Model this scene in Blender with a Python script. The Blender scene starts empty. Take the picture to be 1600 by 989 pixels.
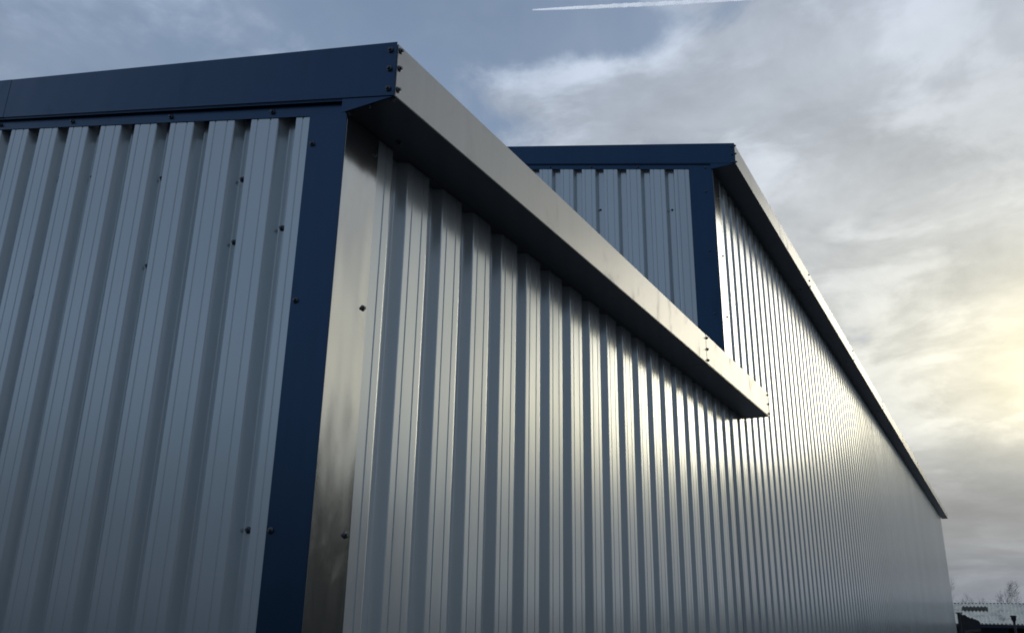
import bpy, bmesh, math, random
from mathutils import Vector, Matrix
random.seed(7)
R = math.radians
U = 1.5            # metres per survey unit (camera to long wall)
CZ = 1.85          # eye height
sc = bpy.context.scene
COL = sc.collection

def P(x, y, z): return Vector((x*U, y*U, z*U + CZ))

# ------------------------------------------------------------------ helpers
def tag(o, label=None, cat=None, group=None, kind=None):
    if label: o['label'] = label
    if cat: o['category'] = cat
    if group: o['group'] = group
    if kind: o['kind'] = kind
    return o
def empty(name, loc, label, cat, group=None):
    o = bpy.data.objects.new(name, None); COL.objects.link(o); o.location = loc
    o.empty_display_size = .2
    return tag(o, label, cat, group)
def link(name, me, parent=None, world=True):
    o = bpy.data.objects.new(name, me); COL.objects.link(o)
    if parent:
        o.parent = parent
        if world: o.matrix_parent_inverse = Matrix.Translation(-parent.location)
    return o
def mesh(name, verts, faces, mat, parent=None, smooth=False):
    me = bpy.data.meshes.new(name); me.from_pydata([tuple(v) for v in verts], [], faces)
    me.materials.append(mat); me.update()
    if smooth: me.polygons.foreach_set('use_smooth', [True]*len(me.polygons))
    return link(name, me, parent)
def from_bm(name, bm, mat, parent=None, smooth=False):
    bmesh.ops.recalc_face_normals(bm, faces=bm.faces)
    me = bpy.data.meshes.new(name); bm.to_mesh(me); bm.free()
    me.materials.append(mat)
    if smooth: me.polygons.foreach_set('use_smooth', [True]*len(me.polygons))
    return link(name, me, parent)
def prism(bm, pts, vec):
    """solid from a polygon (list of Vector) pushed along vec"""
    a = [bm.verts.new(p) for p in pts]; b = [bm.verts.new(p+vec) for p in pts]
    n = len(pts); bm.faces.new(a); bm.faces.new(b[::-1])
    for i in range(n): bm.faces.new((a[i], b[i], b[(i+1) % n], a[(i+1) % n]))
def box(bm, lo, hi):
    x0,y0,z0 = lo; x1,y1,z1 = hi
    prism(bm, [Vector((x0,y0,z0)),Vector((x1,y0,z0)),Vector((x1,y1,z0)),Vector((x0,y1,z0))], Vector((0,0,z1-z0)))
def bevel(bm, w=.0015, seg=2):
    bmesh.ops.recalc_face_normals(bm, faces=bm.faces)
    bmesh.ops.bevel(bm, geom=list(bm.edges), offset=w, segments=seg, affect='EDGES', profile=.5, clamp_overlap=True)

# ------------------------------------------------------------------ materials
class NT:
    def __init__(s, tree): s.t = tree; s.n = tree.nodes; s.l = tree.links
    def node(s, typ, **kw):
        n = s.n.new(typ)
        for k, v in kw.items(): setattr(n, k, v)
        return n
    def put(s, sock, v):
        if isinstance(v, bpy.types.NodeSocket): s.l.new(v, sock)
        elif isinstance(v, (tuple, list)) and sock.type == 'RGBA' and len(v) == 3: sock.default_value = (*v, 1)
        else: sock.default_value = v
    def m(s, op, a, b=None, c=None, clamp=False):
        n = s.node('ShaderNodeMath', operation=op); n.use_clamp = clamp
        s.put(n.inputs[0], a)
        if b is not None: s.put(n.inputs[1], b)
        if c is not None: s.put(n.inputs[2], c)
        return n.outputs[0]
    def ramp(s, v, lo, hi, a=0.0, b=1.0, kind='SMOOTHSTEP'):
        n = s.node('ShaderNodeMapRange', interpolation_type=kind)
        s.put(n.inputs['Value'], v); n.inputs['From Min'].default_value = lo; n.inputs['From Max'].default_value = hi
        n.inputs['To Min'].default_value = a; n.inputs['To Max'].default_value = b
        return n.outputs['Result']
    def mix(s, f, a, b, blend='MIX'):
        n = s.node('ShaderNodeMix', data_type='RGBA', blend_type=blend)
        s.put(n.inputs[0], f); s.put(n.inputs[6], a); s.put(n.inputs[7], b)
        return n.outputs[2]
    def noise(s, vec, scale, detail=4, rough=.5, dist=0.0, lac=2.0):
        n = s.node('ShaderNodeTexNoise'); s.put(n.inputs['Vector'], vec)
        n.inputs['Scale'].default_value = scale; n.inputs['Detail'].default_value = detail
        n.inputs['Roughness'].default_value = rough; n.inputs['Distortion'].default_value = dist
        n.inputs['Lacunarity'].default_value = lac
        return n.outputs['Fac']
    def mapping(s, vec, loc=(0,0,0), rot=(0,0,0), scale=(1,1,1)):
        n = s.node('ShaderNodeMapping'); s.put(n.inputs['Vector'], vec)
        n.inputs['Location'].default_value = loc; n.inputs['Rotation'].default_value = rot; n.inputs['Scale'].default_value = scale
        return n.outputs[0]

def material(name):
    m = bpy.data.materials.new(name); m.use_nodes = True
    t = NT(m.node_tree); b = t.n['Principled BSDF']
    return m, t, b

def sheet_metal(name, col, metallic, rough, bump=.0, bscale=(6,6,1.2), dirt=.12, coat=0, spec=.5, panels=0, var=.06):
    m, t, b = material(name)
    pos = t.node('ShaderNodeNewGeometry').outputs['Position']
    big = t.noise(t.mapping(pos, scale=(1.3,1.3,.5)), 2.2, 5, .6)
    streak = t.noise(t.mapping(pos, scale=(26,26,.9)), 1.5, 5, .62)
    fine = t.noise(pos, 140, 3, .6)
    smudge = t.ramp(t.noise(t.mapping(pos, scale=(1,1,.6)), 7.5, 6, .68, .6), .52, .78)
    k = t.m('ADD', t.m('MULTIPLY', t.m('SUBTRACT', big, .5), var), t.m('MULTIPLY', t.m('SUBTRACT', streak, .5), var))
    k = t.m('ADD', k, 1.0)
    k = t.m('SUBTRACT', k, t.m('MULTIPLY', smudge, dirt*.5))
    if panels:
        sp0 = t.node('ShaderNodeSeparateXYZ'); t.l.new(pos, sp0.inputs[0])
        w0 = t.node('ShaderNodeTexWhiteNoise', noise_dimensions='1D')
        t.l.new(t.m('FLOOR', t.m('DIVIDE', t.m('ADD', t.m('ADD', sp0.outputs[0], sp0.outputs[1]), .07), panels)), w0.inputs['W'])
        k = t.m('ADD', k, t.m('MULTIPLY', t.m('SUBTRACT', w0.outputs['Value'], .5), .09))
    vm = t.node('ShaderNodeVectorMath', operation='SCALE'); vm.inputs[0].default_value = col; t.put(vm.inputs['Scale'], k)
    t.l.new(vm.outputs[0], b.inputs['Base Color'])
    b.inputs['Metallic'].default_value = metallic
    b.inputs['Specular IOR Level'].default_value = spec
    r = t.m('ADD', rough, t.m('ADD', t.m('MULTIPLY', smudge, dirt), t.m('MULTIPLY', t.m('SUBTRACT', fine, .5), .05)))
    t.l.new(r, b.inputs['Roughness'])
    if coat:
        b.inputs['Coat Weight'].default_value = coat; b.inputs['Coat Roughness'].default_value = .18
    if bump:
        bn = t.node('ShaderNodeBump'); bn.inputs['Strength'].default_value = 1
        bn.inputs['Distance'].default_value = bump
        oil = t.noise(t.mapping(pos, scale=bscale), 1.0, 2, .4)
        h = t.m('ADD', oil, t.m('MULTIPLY', fine, .0015/max(bump, .001)*.02))
        if panels:
            # every cover width of sheeting sits at its own tiny angle
            sp = t.node('ShaderNodeSeparateXYZ'); t.l.new(pos, sp.inputs[0])
            u = t.m('DIVIDE', t.m('ADD', t.m('ADD', sp.outputs[0], sp.outputs[1]), .07), panels)
            fl = t.m('FLOOR', u); fr = t.m('SUBTRACT', t.m('SUBTRACT', u, fl), .5)
            wn = t.node('ShaderNodeTexWhiteNoise', noise_dimensions='1D'); t.l.new(fl, wn.inputs['W'])
            wc = t.node('ShaderNodeSeparateColor'); t.l.new(wn.outputs['Color'], wc.inputs[0])
            a = t.m('MULTIPLY', t.m('SUBTRACT', wc.outputs[0], .5), .012)
            b2 = t.m('MULTIPLY', t.m('SUBTRACT', wc.outputs[1], .5), .010)
            pan = t.m('ADD', t.m('MULTIPLY', t.m('MULTIPLY', fr, panels), a), t.m('MULTIPLY', t.m('SUBTRACT', sp.outputs[2], 1.8), b2))
            h = t.m('ADD', h, t.m('DIVIDE', pan, bump))
        t.l.new(h, bn.inputs['Height']); t.l.new(bn.outputs[0], b.inputs['Normal'])
    return m
SILVER = sheet_metal('silver_coated_sheet', (.65,.68,.675), .44, .20, bump=.003, bscale=(5,5,.8), dirt=.03, var=.07, panels=1.035)
SILVER_FRONT = SILVER
TRIM = sheet_metal('silver_flashing', (.48,.48,.46), .92, .15, bump=.010, bscale=(5,5,1.6), dirt=.10)
BOX = sheet_metal('silver_eaves_box', (.41,.402,.375), .50, .34, bump=.004, bscale=(1.2,1.2,4), dirt=.16, var=.12)
SOFFIT = sheet_metal('dark_soffit_sheet', (.100,.113,.130), .45, .30, bump=.004, bscale=(1.2,1.2,4), dirt=.08, spec=.5)  # underside sheet in a darker base colour than the box
NAVY = sheet_metal('navy_flashing', (.026,.062,.118), .68, .30, bump=.006, bscale=(3,3,1.5), dirt=.10, spec=.5, var=.16)
def plain(name, col, rough=.7, metallic=0, nscale=20, var=.25, bump=0):
    m, t, b = material(name)
    pos = t.node('ShaderNodeNewGeometry').outputs['Position']
    n = t.noise(pos, nscale, 6, .6)
    c = t.mix(n, tuple(v*(1-var) for v in col), tuple(v*(1+var) for v in col))
    t.l.new(c, b.inputs['Base Color']); b.inputs['Roughness'].default_value = rough; b.inputs['Metallic'].default_value = metallic
    if bump:
        bn = t.node('ShaderNodeBump'); bn.inputs['Distance'].default_value = bump
        t.l.new(n, bn.inputs['Height']); t.l.new(bn.outputs[0], b.inputs['Normal'])
    return m
SCREW = plain('dark_screw_steel', (.10,.105,.115), .30, .7, 200, .2)
ASPHALT = plain('asphalt', (.045,.045,.047), .9, 0, 60, .35, .004)
ASPHALT.node_tree.nodes['Principled BSDF'].inputs['Specular IOR Level'].default_value = .08
ROOFM = plain('roof_sheet_grey', (.22,.23,.24), .5, .2, 8, .15)
INNER = plain('dark_void', (.02,.02,.022), .9)

# ------------------------------------------------------------------ corrugated cladding
def arc(p0, p1, p2, r, n=3):
    """round the corner at p1"""
    a = Vector(p0)-Vector(p1); b = Vector(p2)-Vector(p1); c = Vector(p1)
    r = min(r, a.length*.45, b.length*.45)
    A = c + a.normalized()*r; B = c + b.normalized()*r
    return [tuple((1-t)**2*A + 2*t*(1-t)*c + t*t*B) for t in [i/n for i in range(n+1)]]
def profile(s0, s1, start, pitch, crest, web, depth, grooves=(.25, .72), flip=False):
    """points (s, d); crest at d=0 starting at start+k*pitch; pan at d=-depth. Rounded bends, two stiffener grooves."""
    k0 = math.floor((s0-start)/pitch)-1; raw = []
    k = k0
    while start+k*pitch < s1+pitch:
        a = start+k*pitch + random.Random(k*31+int(s1*7)).uniform(-.0016, .0016)
        raw.append((a, 0, .0035))
        for g in grooves:
            c = a + crest*g
            raw += [(c-.0034, 0, .0012), (c-.0010, -.0024, .0008), (c+.0010, -.0024, .0008), (c+.0034, 0, .0012)]
        raw.append((a+crest, 0, .0035))
        raw.append((a+crest+web, -depth, .0035)); raw.append((start+(k+1)*pitch-web, -depth, .0035))
        k += 1
    pts = []
    for i in range(1, len(raw)-1):
        p0, p1, p2 = raw[i-1], raw[i], raw[i+1]
        if p1[2] > .002: pts += arc(p0[:2], p1[:2], p2[:2], p1[2])
        else: pts.append(p1[:2])
    # clip
    out = []
    for a, b in zip(pts, pts[1:]):
        if b[0] <= s0 or a[0] >= s1: continue
        if a[0] < s0:
            t = (s0-a[0])/(b[0]-a[0]); a = (s0, a[1]+t*(b[1]-a[1]))
        if b[0] > s1:
            t = (s1-a[0])/(b[0]-a[0]); b = (s1, a[1]+t*(b[1]-a[1]))
        if not out: out.append(a)
        out.append(b)
    return out
def sheet(name, prof, O, S, N, T, t0, t1, mat, parent, thick=.0007, cuts=1):
    """t0/t1 are functions of s"""
    v = []; f = []
    for j in range(cuts+1):
        for s, d in prof:
            t = t0(s) + (t1(s)-t0(s))*j/cuts
            v.append(O + S*s + N*d + T*t)
    n = len(prof)
    for j in range(cuts):
        for i in range(n-1):
            a = j*n+i; f.append((a, a+1, a+n+1, a+n))
    o = mesh(name, v, f, mat, parent)
    # outward normals
    me = o.data
    if me.polygons and sum((p.normal.dot(N) for p in list(me.polygons)[:60])) < 0: me.flip_normals()
    return o

# screws -------------------------------------------------------------
def screw_mesh():
    bm = bmesh.new()
    def ring(r, z, n, ph=0): return [bm.verts.new((r*math.cos(2*math.pi*i/n+ph), r*math.sin(2*math.pi*i/n+ph), z)) for i in range(n)]
    def skin(a, b):
        n = len(a)
        for i in range(n): bm.faces.new((a[i], a[(i+1) % n], b[(i+1) % n], b[i]))
    n = 18
    prev = ring(.0092, -.001, n)
    for r, z in ((.0094, .0012), (.0086, .0022), (.0080, .0024), (.0078, .0034), (.0060, .0042), (.0050, .0044)):
        c = ring(r, z, n); skin(prev, c); prev = c
    bm.faces.new(prev)
    h = ring(.0052, .0040, 6)
    prev = h
    for r, z in ((.0052, .0088), (.0046, .0096)):
        c = ring(r, z, 6); skin(prev, c); prev = c
    bm.faces.new(prev)
    bmesh.ops.recalc_face_normals(bm, faces=bm.faces)
    me = bpy.data.meshes.new('screw'); bm.to_mesh(me); bm.free(); me.materials.append(SCREW)
    return me
SCREWME = screw_mesh()
def screw(parent, loc, nrm):
    o = bpy.data.objects.new('screw', SCREWME); COL.objects.link(o)
    q = Vector(nrm).to_track_quat('Z', 'Y')
    rot = Matrix.Rotation(random.uniform(0, 1.05), 4, 'Z')
    o.parent = parent
    tilt = Matrix.Rotation(random.gauss(0, .04), 4, 'X')
    o.matrix_local = Matrix.Translation(loc - parent.location) @ q.to_matrix().to_4x4() @ rot @ tilt
    return o

# ------------------------------------------------------------------ the two steel sheds
SL = .25                                    # rafter slope
WX = -1.0                                   # long wall plane (units)
OX = -.8785                                 # outer face of the eaves boxes
DEP = .0225*U
X, Y, Z = Vector((1,0,0)), Vector((0,1,0)), Vector((0,0,1))
RIDGE = -5.0; WEST = -9.0
def rise(x): return SL*min(WX-x, x-WEST)
def gable_line(z0):
    return lambda x: z0 + rise(x)

def building(kind, y0, y1, eave, boxh, prot, pitch_f, crest_f, start_f, label, gut_end, joints, base=-CZ/U):
    """y0 front gable wall plane, eave = underside of the eaves box (all in units)"""
    root = empty('steel_shed', P(-5, (y0+y1)/2, base), label, 'shed')
    gz = base
    yf = y0 - prot
    top = eave + boxh                        # top of the box at x=OX
    # --- long side wall
    pr = profile((y0+.0)*U, y1*U, 1.3415*U, .138*U, .082*U, .0125*U, DEP)
    sheet('side_wall', pr, Vector((WX*U-.001,0,0)), Y, X, Z, lambda s: 0.0, lambda s: eave*U+CZ-.0018, SILVER, root, cuts=1)
    # west side
    pr2 = profile(y0*U, y1*U, 1.3*U, .1333*U, .078*U, .0105*U, DEP)
    sheet('side_wall', pr2, Vector((WEST*U,0,0)), Y, -X, Z, lambda s: 0.0, lambda s: (eave+.002)*U+CZ, SILVER, root)
    # --- front gable wall, s = x
    pf = profile(WEST*U, (WX-.03)*U, start_f*U, pitch_f*U, crest_f*U, .0108*U, .0245*U)
    sheet('front_wall', pf, Vector((0, y0*U+.001, 0)), X, -Y, Z, lambda s: 0.0, lambda s: (eave+.012+rise(s/U))*U+CZ, SILVER, root)
    # rear gable wall
    if kind == 'tall':
        pb = profile(WEST*U, WX*U, -1.5*U, .1333*U, .078*U, .0105*U, DEP)
        sheet('rear_wall', pb, Vector((0, y1*U, 0)), X, Y, Z, lambda s: 0.0, lambda s: (eave+.012+rise(s/U))*U+CZ, SILVER, root)
    # --- roof, two ribbed slopes
    L = math.hypot(1, SL)
    prr = profile((yf+.004)*U, y1*U, 0, .2, .03, .02, .03, grooves=())
    w1 = (OX-RIDGE)*L*U
    dr = Vector((-1,0,SL)).normalized(); nr = Vector((SL,0,1)).normalized()
    sheet('roof', prr, P(OX, 0, 0)*Vector((1,0,0)).x if False else Vector((OX*U-.012, 0, top*U+CZ-.004)), Y, nr, dr, lambda s: 0.0, lambda s: w1-.01, ROOFM, root)
    dr2 = Vector((1,0,SL)).normalized(); nr2 = Vector((-SL,0,1)).normalized()
    ox2 = WEST-.1215
    w2 = (RIDGE-ox2)*L*U
    sheet('roof', prr, Vector((ox2*U+.012, 0, top*U+CZ-.004)), Y, nr2, dr2, lambda s: 0.0, lambda s: w2-.01, ROOFM, root)
    # --- eaves box lengths (right side, visible), slight laps at the joints
    ys = [yf+.0048] + list(joints) + [gut_end]
    for i, (a, b) in enumerate(zip(ys, ys[1:])):
        bm = bmesh.new(); off = .0012*(i % 2)
        a2 = a - (.02 if i else 0)
        box(bm, (WX*U+.0012, a2*U, eave*U+CZ+.0025), (OX*U+off, b*U, top*U+CZ-.001+off))
        bevel(bm, .0018, 2)
        from_bm('eaves_box', bm, BOX, root)
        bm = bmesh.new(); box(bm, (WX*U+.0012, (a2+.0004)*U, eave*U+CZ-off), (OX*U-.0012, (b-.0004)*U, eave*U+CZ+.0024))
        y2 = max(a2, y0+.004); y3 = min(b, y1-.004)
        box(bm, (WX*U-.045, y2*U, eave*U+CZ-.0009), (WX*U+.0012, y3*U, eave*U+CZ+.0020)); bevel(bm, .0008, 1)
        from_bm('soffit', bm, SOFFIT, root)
    bm = bmesh.new(); box(bm, (ox2*U, (yf+.0015)*U, eave*U+CZ), (WEST*U-.0012, gut_end*U, top*U+CZ-.001)); bevel(bm, .0018, 2)
    from_bm('eaves_box', bm, BOX, root)
    # --- navy gable fascia: folded face + soffit return, both slopes; laps at rafter lengths
    def fascia(xa, xb, off, nm='gable_fascia'):
        bm = bmesh.new()
        zt = lambda x: top + SL*min(OX-x, x-ox2)
        pts = [P(xa,0,0), P(xb,0,0), P(xb,0,0), P(xa,0,0)]
        def q(x, z, y): v = P(x, y, z); v.y -= off; return v
        hgt = boxh
        prism(bm, [q(xa, zt(xa)-hgt, yf), q(xb, zt(xb)-hgt, yf), q(xb, zt(xb)+.0015, yf), q(xa, zt(xa)+.0015, yf)], Vector((0, .0022, 0)))
        bevel(bm, .0008, 1)
        return bm
    segs = []
    xs = [OX, -2.215, -4.2, RIDGE]
    for i, (b, a) in enumerate(zip(xs, xs[1:])):
        from_bm('gable_fascia', fascia(a, b+(.012 if i else 0), .0010*(i % 2)), NAVY, root)
    from_bm('gable_fascia', fascia(ox2, RIDGE, 0), NAVY, root)
    # soffit return under the fascia and the flange lying on the cladding
    for sgn in (0, 1):
        bm = bmesh.new()
        if sgn == 0: xa, xb = RIDGE, WX-.0055
        else: xa, xb = WEST, RIDGE
        fl = .0285
        def g(x, dz, y): return P(x, y, eave+rise(x)+dz)
        # return
        prism(bm, [g(xa, fl, yf+.0022), g(xb, fl, yf+.0022), g(xb, fl, y0-.001), g(xa, fl, y0-.001)], Vector((0,0,.002)))
        # small kicked hem behind the face
        prism(bm, [g(xa, fl-.0025, yf+.0035), g(xb, fl-.0025, yf+.0035), g(xb, fl, yf+.0035), g(xa, fl, yf+.0035)], Vector((0,.0015,0)))
        from_bm('fascia_return', bm, NAVY, root)
        bm = bmesh.new()
        pts = [g(xa, 0, y0-.0014), g(xb+(.0045 if sgn == 0 else 0), 0, y0-.0014), g(xb, fl-.0006, y0-.0014), g(xa, fl-.0006, y0-.0014)]
        prism(bm, pts, Vector((0, .0014, 0)))
        from_bm('drip_flashing', bm, NAVY, root)
    # end cap closing the box at the gable (triangle plate + plate behind the fascia)
    bm = bmesh.new()
    yc = yf
    pts = [P(WX-.0055, yc, eave+.0000), P(OX-.0005, yc, eave+.0000), P(OX-.0005, yc, eave+.004), P(WX-.0055, yc, eave+boxh-.004+.0)]
    prism(bm, [p + Vector((0,.0030,0)) for p in pts], Vector((0,.0016,0)))
    from_bm('box_end_cap', bm, NAVY, root)
    # --- corner flashings
    nb = base; nw = .0975 if kind == 'low' else .1195
    bm = bmesh.new()
    prism(bm, [P(WX-nw, y0-.0018, nb), P(WX+.0006, y0-.0018, nb), P(WX+.0006, y0-.0018, eave-.0002), P(WX-nw, y0-.0018, eave+nw*SL+.006)], Vector((0, .0018, 0)))
    bevel(bm, .0006, 1)
    from_bm('navy_corner_flashing', bm, NAVY, root)
    lo = nb if kind == 'low' else .93
    bm = bmesh.new()
    box(bm, ((WX)*U, (y0-.0006)*U, lo*U+CZ), ((WX)*U+.0022, (y0+.102)*U, (eave-.0006)*U+CZ))
    bevel(bm, .0007, 1)
    from_bm('silver_corner_flashing', bm, TRIM, root)
    # small lip of the flashing turned into the pan
    return root

low = building('low', 1.1313, 3.9034, .9225, .1185, .0144, .1298, .0790, -1.2662, 'low foreground corrugated steel shed, its silver eaves box ending against the taller shed', 4.186, [3.173])
tall = building('tall', 3.9034, 21.35, 2.158, .113, .0105, .1312, .0795, -1.332, 'taller corrugated steel shed behind, its long silver wall running away to the right', 21.75,
                [5.853, 7.868, 10.0, 12.11, 14.34, 16.71, 19.04])
LOWE, TE = .9225, 2.158
# screws: low shed
nx, ny, nd = (1,0,0), (0,-1,0), (0,0,-1)
ox = OX + .0006
for z in (1.028, .988, .9405): screw(low, P(ox, 1.1285, z), nx)
for x, z in ((-.8924, 1.0275), (-.8922, .9853), (-.8919, .9408)): screw(low, P(x, 1.1163, z), ny)
for y, z in ((3.163, 1.028), (3.163, .982), (3.163, .938)): screw(low, P(OX+.0014, y, z), nx)
for z in (1.028, .982, .936): screw(low, P(OX+.0014, 4.178, z), nx)
for x, y in ((-.8875, 1.128), (-.94, 1.128), (-.990, 1.128), (-.9714, 1.2618)): screw(low, P(x, y, .9225), nd)
for y, z in ((1.2205, .8796), (1.2205, .5479), (1.2195, .1268), (1.2205, -.35), (1.2205, -.8)): screw(low, P(WX+.0012, y, z), nx)
for x, z in ((-1.0828, .8789), (-1.0842, .5477), (-1.0871, .1295), (-1.085, -.35), (-1.085, -.8)): screw(low, P(x, 1.1295, z), ny)
pan = 1.1313 + .0245
for x, z in ((-1.3017, .8635), (-1.1726, .7232), (-1.3017, .7182), (-1.5658, .929), (-1.9519, 1.0244), (-1.83, .9948),
             (-1.5681, .7128), (-1.9655, .7073), (-1.1733, .135), (-2.22, .70)):
    k = round((x - (-1.2645))/.1298 - (.0755/.1298) + .0 - .21)  # nearest pan centre
    xp = -1.2662 + (k+0)*.1298 + .0790 + (.1298-.0790)/2
    if abs(xp-x) > .065: xp += .1298*(1 if x > xp else -1)
    screw(low, P(xp - .0035, pan-.0002, z), ny)
for x in (-1.2028, -1.5249, -1.9017, -2.228, -2.56): screw(low, P(x, 1.1295, LOWE + rise(x) + .0135), ny)
# screws: tall shed
for i, (x, y, z) in enumerate(((OX, 3.903, 2.262), (OX, 3.903, 2.216), (OX, 3.903, 2.169))): screw(tall, P(ox, y, z), nx)
for z in (2.256, 2.212, 2.168): screw(tall, P(-.892, 3.8925, z), ny)
for y in (5.853, 7.868, 10.0, 12.11, 14.34, 16.71, 19.04, 21.72):
    for z in (2.254, 2.211, 2.168): screw(tall, P(OX+.0010, y-.01, z), nx)
    for x in (-.99, -.94, -.89): screw(tall, P(x, y-.01, TE-.0007), nd)
for z in (2.0375, 1.7105, 1.3878): screw(tall, P(WX+.0012, 3.988, z), nx)
for x, z in ((-1.0403, 2.04), (-1.0403, 1.7155), (-1.0352, 1.3858), (-1.036, 2.176)): screw(tall, P(x, 3.9015, z), ny)
for x, z in ((-1.6278, 2.0789), (-1.2285, 1.9906), (-1.6278, 1.70)):
    screw(tall, P(x, 3.9034+.0243, z), ny)
for x in (-1.3968, -1.6672, -1.9186, -2.19): screw(tall, P(x, 3.9016, TE + rise(x) + .0135), ny)

# ------------------------------------------------------------------ ground
bm = bmesh.new()
g = bmesh.ops.create_grid(bm, x_segments=8, y_segments=8, size=3000)
ground = from_bm('ground', bm, ASPHALT); tag(ground, kind='structure')
if ground.data.polygons[0].normal.z < 0: ground.data.flip_normals()

# ------------------------------------------------------------------ background: garages, fence, post, trees
CEM = None
m_, t_, b_ = material('weathered_cement_sheet')
pos = t_.node('ShaderNodeNewGeometry').outputs['Position']
n1 = t_.noise(t_.mapping(pos, scale=(1,1,1)), 1.6, 6, .65)
n2 = t_.noise(t_.mapping(pos, scale=(5,.6,.6)), 2.5, 6, .7)
cc = t_.mix(t_.ramp(n2, .35, .7), (.84,.79,.66), (.62,.585,.49)); cc = t_.mix(t_.ramp(n1, .5, .75), cc, (.30,.285,.25))
t_.l.new(cc, b_.inputs['Base Color']); b_.inputs['Roughness'].default_value = .9
CEM = m_
b_.inputs['Specular IOR Level'].default_value = .1
GW = plain('garage_dark_wall', (.035,.045,.065), .8, 0, 3, .2)
WOOD = plain('dark_stained_timber', (.03,.033,.04), .85, 0, 12, .3)
GLASSD = plain('grimy_rooflight', (.10,.095,.08), 1.0, 0, 9, .4)

GLASSD.node_tree.nodes['Principled BSDF'].inputs['Specular IOR Level'].default_value = 0
gar = empty('garage_block', (2, 45, 0), 'low garages with pale corrugated cement roof beyond the far end of the wall', 'garage')
xa, xb, yr, ye, zr, ze = -7.5, 14.0, 47.0, 43.0, CZ+.83, CZ-.05
def corr_roof(name, ya, za, yb, zb, x0, x1, mat, lift=0):
    v = []; f = []; n = int((x1-x0)/.146*10)
    for y, z in ((ya, za), (yb, zb)):
        for i in range(n+1):
            x = x0+(x1-x0)*i/n
            v.append((x, y, z + .027*math.cos(2*math.pi*x/.146) + lift))
    for i in range(n): f.append((i, i+1, n+2+i, n+1+i))
    o = mesh(name, v, f, mat, gar, smooth=True)
    if o.data.polygons[0].normal.z < 0: o.data.flip_normals()
    return o
corr_roof('roof', ye, ze, yr, zr, xa, xb, CEM)
corr_roof('roof', yr+.001, zr, yr+4, ze, xa, xb, CEM)
def at(t, lift=0): return ye+(yr-ye)*t, ze+(zr-ze)*t+lift
y1_, z1_ = at(.58); y2_, z2_ = at(.80)
corr_roof('rooflight', y1_, z1_, y2_, z2_, -1.82, -.78, GLASSD, .012)
bm = bmesh.new(); box(bm, (xa, yr-.03, zr-.2), (xb, yr+.03, zr+.006)); from_bm('ridge_board', bm, INNER, gar)
bm = bmesh.new(); box(bm, (xa+.05, ye+.25, 0), (-.1, yr+3.7, ze-.045)); box(bm, (-.1, ye+.25, CZ-.20), (xb-.05, ye+.4, ze-.045)); from_bm('wall', bm, GW, gar)
bm = bmesh.new(); box(bm, (-.09, ye+.7, 0), (xb-.06, ye+.8, CZ-.2)); from_bm('opening_panel', bm, INNER, gar)  # near-black panel standing in for the dark garage opening
bm = bmesh.new(); box(bm, (xa, ye-.06, ze-.16), (xb, ye+.03, ze-.045)); from_bm('gutter', bm, GW, gar)

fence = empty('timber_fence', (-1.3, 37, 0), 'dark timber board fence running on from the far end of the long wall', 'fence')
nb_ = 17
for i in range(nb_):
    t = i/(nb_-1); yy = 33.6+8.6*t; xx = -1.39+.27*t
    h = CZ+.23-.20*t + random.uniform(-.03,.03)
    w = .10
    bm = bmesh.new()
    pts = [Vector((xx-w/2, yy, .03)), Vector((xx+w/2, yy, .03)), Vector((xx+w/2, yy, h-.03)), Vector((xx+.02, yy, h+.015)), Vector((xx-w/2, yy, h-.01))]
    prism(bm, pts, Vector((0,.022,0)))
    from_bm('board', bm, WOOD, fence)
for zz in (.4, 1.5):
    bm = bmesh.new()
    prism(bm, [Vector((-1.41,33.7,zz)), Vector((-1.36,33.7,zz)), Vector((-1.09,42.2,zz)), Vector((-1.14,42.2,zz))], Vector((0,0,.09)))
    from_bm('rail', bm, WOOD, fence)
bm = bmesh.new(); box(bm, (-1.48, 33.2, 0), (-1.40, 33.28, CZ+.26)); box(bm, (-1.52,33.17,CZ+.26), (-1.32,33.31,CZ+.295)); from_bm('post', bm, WOOD, fence)

post = empty('capped_post', (.13, 35, 0), 'thin dark post with a flared cap standing in front of the garages', 'post')  # plain post with a cap, no lamp in it
def lathe(prof, n=20, c=(0,0)):
    bm = bmesh.new(); prev = None
    for r, z in prof:
        ring = [bm.verts.new((c[0]+r*math.cos(2*math.pi*i/n), c[1]+r*math.sin(2*math.pi*i/n), z)) for i in range(n)]
        if prev:
            for i in range(n): bm.faces.new((prev[i], prev[(i+1) % n], ring[(i+1) % n], ring[i]))
        else: bm.faces.new(ring)
        prev = ring
    bm.faces.new(prev); return bm
c = (.13, 35)
from_bm('stem', lathe([(.07,0),(.07,.02),(.038,.03),(.038,CZ+.02)], c=c), WOOD, post, True)
from_bm('cap', lathe([(.040,CZ+.02),(.05,CZ+.06),(.075,CZ+.10),(.075,CZ+.16),(.10,CZ+.20),(.095,CZ+.225),(.02,CZ+.235)], c=c), WOOD, post, True)

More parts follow.
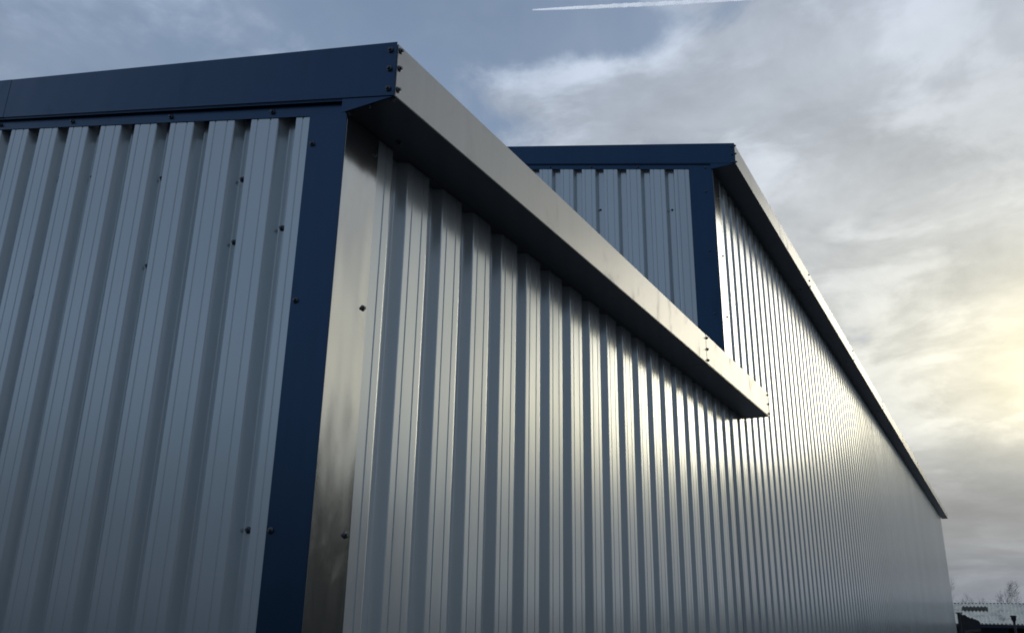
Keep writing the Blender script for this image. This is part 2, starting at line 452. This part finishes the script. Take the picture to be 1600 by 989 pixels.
BARK = plain('hazed_winter_bark', (.15,.15,.175), .9, 0, 6, .2)  # grey-blue distance haze is mixed into the bark colour
def bare_tree(loc, H, seed, label, spread=.5, upright=.6, levels=5):
    rnd = random.Random(seed)
    root = empty('bare_tree', loc, label, 'tree', 'bare winter trees beyond the garages')
    V = [[], []]; F = [[], []]
    def seg(b, p, q, r0, r1, n):
        d = (q-p).normalized(); s = d.orthogonal().normalized(); u = d.cross(s)
        i0 = len(V[b])
        for c, r in ((p, r0), (q, r1)):
            for k in range(n):
                a = 2*math.pi*k/n; V[b].append(c + s*(r*math.cos(a)) + u*(r*math.sin(a)))
        for k in range(n): F[b].append((i0+k, i0+(k+1) % n, i0+n+(k+1) % n, i0+n+k))
    def grow(p, d, L, r, lev):
        b = 0 if lev == 0 else 1
        nseg = 5 if lev < 2 else 3
        for i in range(nseg):
            dd = (d + Vector((rnd.gauss(0,.09), rnd.gauss(0,.09), rnd.gauss(.04,.05)))).normalized()
            q = p + dd*(L/nseg); r1 = r*(1-.62/nseg*1.0)
            seg(b, p, q, r, r1, 6 if lev < 2 else 3)
            if lev < levels-1 and (i > 0 or lev > 0):
                for _ in range(2 if lev < 3 else 1):
                    ang = rnd.uniform(.45, .95)*(1.25 if lev == 0 else 1); az = rnd.uniform(0, 6.283)
                    s = dd.orthogonal().normalized(); u = dd.cross(s)
                    nd_ = (dd*math.cos(ang) + (s*math.cos(az)+u*math.sin(az))*math.sin(ang) + Z*(.22*upright)).normalized()
                    grow(q, nd_, L*rnd.uniform(.38,.58)*(1-.35*i/nseg if lev == 0 else 1), max(r1*.40, .004), lev+1)
            p, d, r = q, dd, r1
    grow(Vector(loc), Z.copy(), H, .012*H, 0)
    mesh('trunk', V[0], F[0], BARK, root, True)
    mesh('branches', V[1], F[1], BARK, root, True)
    return root
TREES = [(-4.1, 82, 5.9, 'tall bare tree seen over the garage roof, nearest the long wall'),
         (-1.75, 86, 4.6, 'short bare tree seen over the middle of the garage roof'),
         (.62, 80, 6.0, 'bare tree with one upright leader behind the right part of the garage roof'),
         (3.6, 84, 5.6, 'bare tree farthest right behind the garages')]
for i, (x, y, h, l) in enumerate(TREES): bare_tree((x, y, 0), h*.60, 11+i, l)

# ------------------------------------------------------------------ yard to the right of the picture (seen in the metal)
LEAF = plain('conifer_foliage', (.030,.045,.028), .8, 0, 3, .4)
def conifer(x, y, H, Rr, seed, label):
    rnd = random.Random(seed)
    root = empty('conifer_tree', (x, y, 0), label, 'tree', 'conifers across the yard')
    from_bm('trunk', lathe([(.16,0),(.14,H*.4),(.03,H*.95)], 8, (x, y)), WOOD, root, True)
    V = []; F = []
    for i in range(6500):
        h = rnd.random()**.8
        z = .35 + (H-.35)*h
        rr = Rr*(1-h*.93)**.6*(1+.18*math.sin(h*23+seed)+.12*math.sin(h*9+rnd.random()))*rnd.uniform(.55, 1.05)
        a = rnd.uniform(0, 6.283)
        c = Vector((x+rr*math.cos(a), y+rr*math.sin(a), z))
        u = Vector((rnd.gauss(0,1), rnd.gauss(0,1), rnd.gauss(0,1))).normalized()*rnd.uniform(.14,.30); v2 = u.orthogonal().normalized()*rnd.uniform(.07,.14)
        n0 = len(V); V += [c-u, c+v2, c+u, c-v2]; F.append((n0, n0+1, n0+2, n0+3))
    mesh('crown', V, F, LEAF, root)
for i, (x, y, h, r_, l) in enumerate(((15.6, 19.5, 7.8, 2.7, 'tallest dark conifer across the yard'), (18.6, 18.0, 6.6, 2.6, 'middle dark conifer across the yard'), (13.6, 21.6, 5.4, 2.2, 'dark conifer at the far end of the row'), (20.8, 15.0, 5.8, 2.4, 'dark conifer at the near end of the row'))):
    conifer(x, y, h, r_, 5+i, l)

# ------------------------------------------------------------------ contrail
A = Vector((-1086.2, 2076.2, 1873.4+CZ)); B = Vector((-430, 2330, 1853.0+CZ))
ax = (B-A); Lc = ax.length; ax.normalize()
sd = ax.cross(Z).normalized(); up = sd.cross(ax)
V = []; F = []; NS = 340; NR = 12; rnd = random.Random(3)
ph = [rnd.uniform(0, 6.28) for _ in range(14)]
def puff(t, k): return sum(math.sin(t*fr + ph[(j+k) % 14])*am for j, (fr, am) in enumerate(((60,.22),(113,.20),(211,.18),(390,.14))))
for i in range(NS+1):
    t = i/NS
    r = 2.0 + 4.4*min(1, t*2.6)**.8
    r *= 1 - .45*max(0, (t-.6)/.4)
    c = A + ax*(Lc*t) + up*(1.2*puff(t*.4, 3)*min(1, t*3))
    for k in range(NR):
        a = 2*math.pi*k/NR
        rr = r*(1 + min(1, t*2.2)*(.40*puff(t, k % 5) + .06*rnd.uniform(-1, 1)))
        rr = max(rr, .12)
        V.append(c + (up*math.sin(a) + sd*math.cos(a))*rr)
for i in range(NS):
    for k in range(NR):
        a = i*NR+k; b = i*NR+(k+1) % NR
        F.append((a, b, b+NR, a+NR))
F.append(tuple(range(NR))); F.append(tuple(range(NS*NR, NS*NR+NR))[::-1])
m_, t_, b_ = material('glowing_ice_cloud')
t_.n.remove(b_)
df = t_.node('ShaderNodeBsdfDiffuse'); df.inputs['Color'].default_value = (.93,.94,.96,1)
tr = t_.node('ShaderNodeBsdfTranslucent'); tr.inputs['Color'].default_value = (.93,.94,.96,1)
ms = t_.node('ShaderNodeMixShader'); ms.inputs[0].default_value = .5
t_.l.new(df.outputs[0], ms.inputs[1]); t_.l.new(tr.outputs[0], ms.inputs[2])
em = t_.node('ShaderNodeEmission'); em.inputs['Color'].default_value = (.80,.88,1,1); em.inputs['Strength'].default_value = .75  # contrail glows by itself, standing in for scattered sunlight
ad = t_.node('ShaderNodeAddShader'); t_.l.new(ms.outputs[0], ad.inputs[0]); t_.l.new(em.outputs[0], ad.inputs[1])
lw = t_.node('ShaderNodeLayerWeight'); lw.inputs['Blend'].default_value = .35
ps = t_.node('ShaderNodeNewGeometry').outputs['Position']
al = t_.m('ADD', t_.m('MULTIPLY', lw.outputs['Facing'], .75), t_.ramp(t_.noise(ps, .03, 5, .6), .40, .75, 0, .6), None, True)
tp = t_.node('ShaderNodeBsdfTransparent'); mm = t_.node('ShaderNodeMixShader'); t_.l.new(al, mm.inputs[0])
t_.l.new(ad.outputs[0], mm.inputs[1]); t_.l.new(tp.outputs[0], mm.inputs[2])
t_.l.new(mm.outputs[0], t_.n['Material Output'].inputs['Surface'])
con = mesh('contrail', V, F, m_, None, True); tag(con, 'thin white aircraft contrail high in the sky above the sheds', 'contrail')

# ------------------------------------------------------------------ world
SAZ, SEL = R(14), R(17)
w = bpy.data.worlds.new('World'); sc.world = w; w.use_nodes = True
t = NT(w.node_tree)
bg = t.n['Background']
tc = t.node('ShaderNodeTexCoord').outputs['Generated']
nm = t.node('ShaderNodeVectorMath', operation='NORMALIZE'); t.l.new(tc, nm.inputs[0]); d = nm.outputs[0]
sx = t.node('ShaderNodeSeparateXYZ'); t.l.new(d, sx.inputs[0]); dx, dy, dz = sx.outputs
sky = t.node('ShaderNodeTexSky', sky_type='NISHITA'); sky.sun_disc = False
sky.sun_elevation = SEL; sky.sun_rotation = SAZ; sky.air_density = 1.0; sky.dust_density = 1.2; sky.ozone_density = 2.0
az = t.m('MULTIPLY', t.m('ARCTAN2', dx, dy), 57.2958)
el = t.m('MULTIPLY', t.m('ARCSINE', dz), 57.2958)
def blob(a0, e0, ra, re, k=1.0, shear=0.0):
    da = t.m('DIVIDE', t.m('SUBTRACT', az, a0), ra)
    de = t.m('SUBTRACT', el, e0)
    if shear: de = t.m('SUBTRACT', de, t.m('MULTIPLY', t.m('SUBTRACT', az, a0), shear))
    de = t.m('DIVIDE', de, re)
    q = t.m('ADD', t.m('MULTIPLY', da, da), t.m('MULTIPLY', de, de))
    return t.m('MULTIPLY', t.m('EXPONENT', t.m('MULTIPLY', q, -1.0)), k)
def add(*a):
    r = a[0]
    for b in a[1:]: r = t.m('ADD', r, b)
    return r
# cloud-layer coordinates
hz = t.m('ADD', t.m('MAXIMUM', dz, 0.0), .30)
cx = t.node('ShaderNodeCombineXYZ'); t.l.new(t.m('DIVIDE', dx, hz), cx.inputs[0]); t.l.new(t.m('DIVIDE', dy, hz), cx.inputs[1])
cv = cx.outputs[0]
n_big = t.noise(t.mapping(cv, loc=(3.1,1.7,0)), 1.5, 5, .55, .35)
n_mid = t.noise(t.mapping(cv, loc=(7.3,4.2,0)), 4.2, 9, .58, .45)
n_puff = t.noise(t.mapping(cv, loc=(2.3,5.9,0), scale=(1.0,1.25,1)), 4.0, 9, .56, .3)
n_fine = t.noise(t.mapping(cv, loc=(1.3,9.2,0)), 9.0, 9, .62, .3)
stre = t.noise(t.mapping(d, scale=(1,1,5.5), loc=(.3,.1,.8)), 3.0, 6, .5, .4)
# density: clear-ish at the upper left, closing to the right and low
den = add(t.ramp(az, -48, 4, -.17, 1.0), t.m('MULTIPLY', t.m('SUBTRACT', n_big, .5), 1.6), t.m('MULTIPLY', t.m('SUBTRACT', n_mid, .5), 2.4), t.m('MULTIPLY', t.m('SUBTRACT', n_fine, .5), .7),
          blob(-23, 33.2, 9, 2.2, .62, -.06), blob(-24, 28.5, 14, 3, .30), blob(-15.5, 36, 2.2, 2.2, .35), blob(-20, 37.3, 10, 2.0, -.80), blob(-13, 30.5, 5, 1.6, -.35), blob(-50, 34, 12, 1.5, .22, .08), blob(-14, 31, 3, 1.5, -.15),
          blob(2, 30, 12, 9, .3), blob(-62, 26, 8, 4, .10))
den = t.ramp(den, .0, .62)
# clear part from the sky model
sv = t.node('ShaderNodeVectorMath', operation='SCALE'); t.l.new(sky.outputs[0], sv.inputs[0]); sv.inputs['Scale'].default_value = .065
lum = t.mix(1.0, sv.outputs[0], (1.0,1.0,1.0), 'MULTIPLY')
veil = t.mix(t.ramp(n_big, .3, .8, .45, .62), lum, (.31,.41,.58))
veil = t.mix(t.m('ADD', t.m('MULTIPLY', t.ramp(n_mid, .35, .7), .30), blob(-62, 25, 14, 5, .35)), veil, (.34,.41,.50))
# glow around the hidden sun, plus an added warm fill patch
ga = t.m('SUBTRACT', az, 13.0)
g1 = blob(15, 12.9, 9.4, 4.3, 1.0, 0)
g4 = blob(32, 16, 17, 9, .8)  # warm patch out of view, added to light the side wall
g2 = blob(8, 16, 24, 12, 1.0, 0)
g3 = blob(13, 20, 75, 40, 1.0, 0)
shade = t.m('ADD', t.m('MULTIPLY', t.m('SUBTRACT', n_mid, .5), 1.1), t.m('MULTIPLY', t.m('SUBTRACT', n_fine, .5), .5))
puff = t.ramp(n_puff, .45, .60)
pk = t.m('ADD', .30, blob(-20, 33, 14, 7, .35))
shade = t.m('ADD', shade, t.m('MULTIPLY', t.m('SUBTRACT', puff, .42), pk))
cl = t.mix(g3, (.25,.355,.55), (.51,.55,.605))
db = blob(112, 30, 30, 40, .80)  # dark sky patch out of view, added to darken the front webs
cl = t.mix(g2, cl, t.mix(blob(10, 13, 16, 8), (.74,.745,.70), (.86,.81,.62)))
cl = t.mix(g4, cl, (.98,.95,.80))
cl = t.mix(g1, cl, (2.6,2.3,1.45))
cs = t.node('ShaderNodeVectorMath', operation='SCALE'); t.l.new(cl, cs.inputs[0]); t.put(cs.inputs['Scale'], t.m('ADD', 1.0, t.m('MULTIPLY', shade, .68)))
col = t.mix(den, veil, cs.outputs[0])
# darker stratus streaks low down
lowf = t.m('MULTIPLY', t.ramp(el, 12.5, 4.5), t.ramp(stre, .30, .66, .55, 1.0))
lowc = t.mix(g3, (.085,.105,.135), (.275,.27,.255))
lowc = t.mix(t.ramp(el, 5.0, .5), lowc, t.mix(g3, (.075,.095,.125), (.16,.17,.20)))
lowc = t.mix(blob(52, 2, 26, 12), lowc, (.46,.50,.51))
back = t.m('MULTIPLY', t.m('MULTIPLY', t.ramp(el, 17, 2), t.m('SUBTRACT', 1.0, t.m('MINIMUM', t.m('MULTIPLY', g3, 2.2), 1.0))), .9)
col = t.mix(back, col, (.075,.105,.135))
ls = t.node('ShaderNodeVectorMath', operation='SCALE'); t.l.new(lowc, ls.inputs[0]); t.put(ls.inputs['Scale'], t.m('ADD', .80, t.m('MULTIPLY', stre, .42)))
col = t.mix(lowf, col, ls.outputs[0])
col = t.mix(db, col, (.055,.070,.080))
col = t.mix(blob(160, 18, 26, 32, .78), col, (.085,.11,.13))  # dark patches behind the camera, added for the side webs to reflect
col = t.mix(blob(-194, 18, 26, 30, .7), col, (.085,.11,.13))
t.l.new(col, bg.inputs['Color']); bg.inputs['Strength'].default_value = 2.3

# ------------------------------------------------------------------ sun (veiled)
sl = bpy.data.lights.new('sun', 'SUN'); sl.energy = 0.5; sl.angle = R(16); sl.color = (1.0,.94,.80)
so = bpy.data.objects.new('sun', sl); COL.objects.link(so)
sdir = Vector((math.sin(SAZ)*math.cos(SEL), math.cos(SAZ)*math.cos(SEL), math.sin(SEL)))
so.rotation_euler = sdir.to_track_quat('Z', 'Y').to_euler(); so.location = (0,0,50)

# ------------------------------------------------------------------ camera
cam = bpy.data.cameras.new('camera'); co = bpy.data.objects.new('camera', cam); COL.objects.link(co)
RM = Matrix(((.8781,.1438,.4563),(.4782,-.2938,-.8277),(.0150,.9450,-.3267)))
z_ = -(RM @ Vector((0,0,-1))); z_.normalize(); x_ = RM @ Vector((1,0,0)); x_ = (x_ - z_*x_.dot(z_)).normalized(); y_ = z_.cross(x_)
co.matrix_world = Matrix.Translation((0,0,CZ)) @ Matrix((( x_.x,y_.x,z_.x),(x_.y,y_.y,z_.y),(x_.z,y_.z,z_.z))).to_4x4()
cam.sensor_width = 36; cam.lens = 30.2985; cam.clip_end = 12000; cam.clip_start = .05
sc.camera = co
sc.view_settings.view_transform = 'Standard'; sc.view_settings.look = 'None'; sc.view_settings.gamma = 1; sc.view_settings.exposure = -1.12
sc.view_settings.use_curve_mapping = False
sc.cycles.filter_width = 1.8; sc.cycles.max_bounces = 6; sc.cycles.use_denoising = True
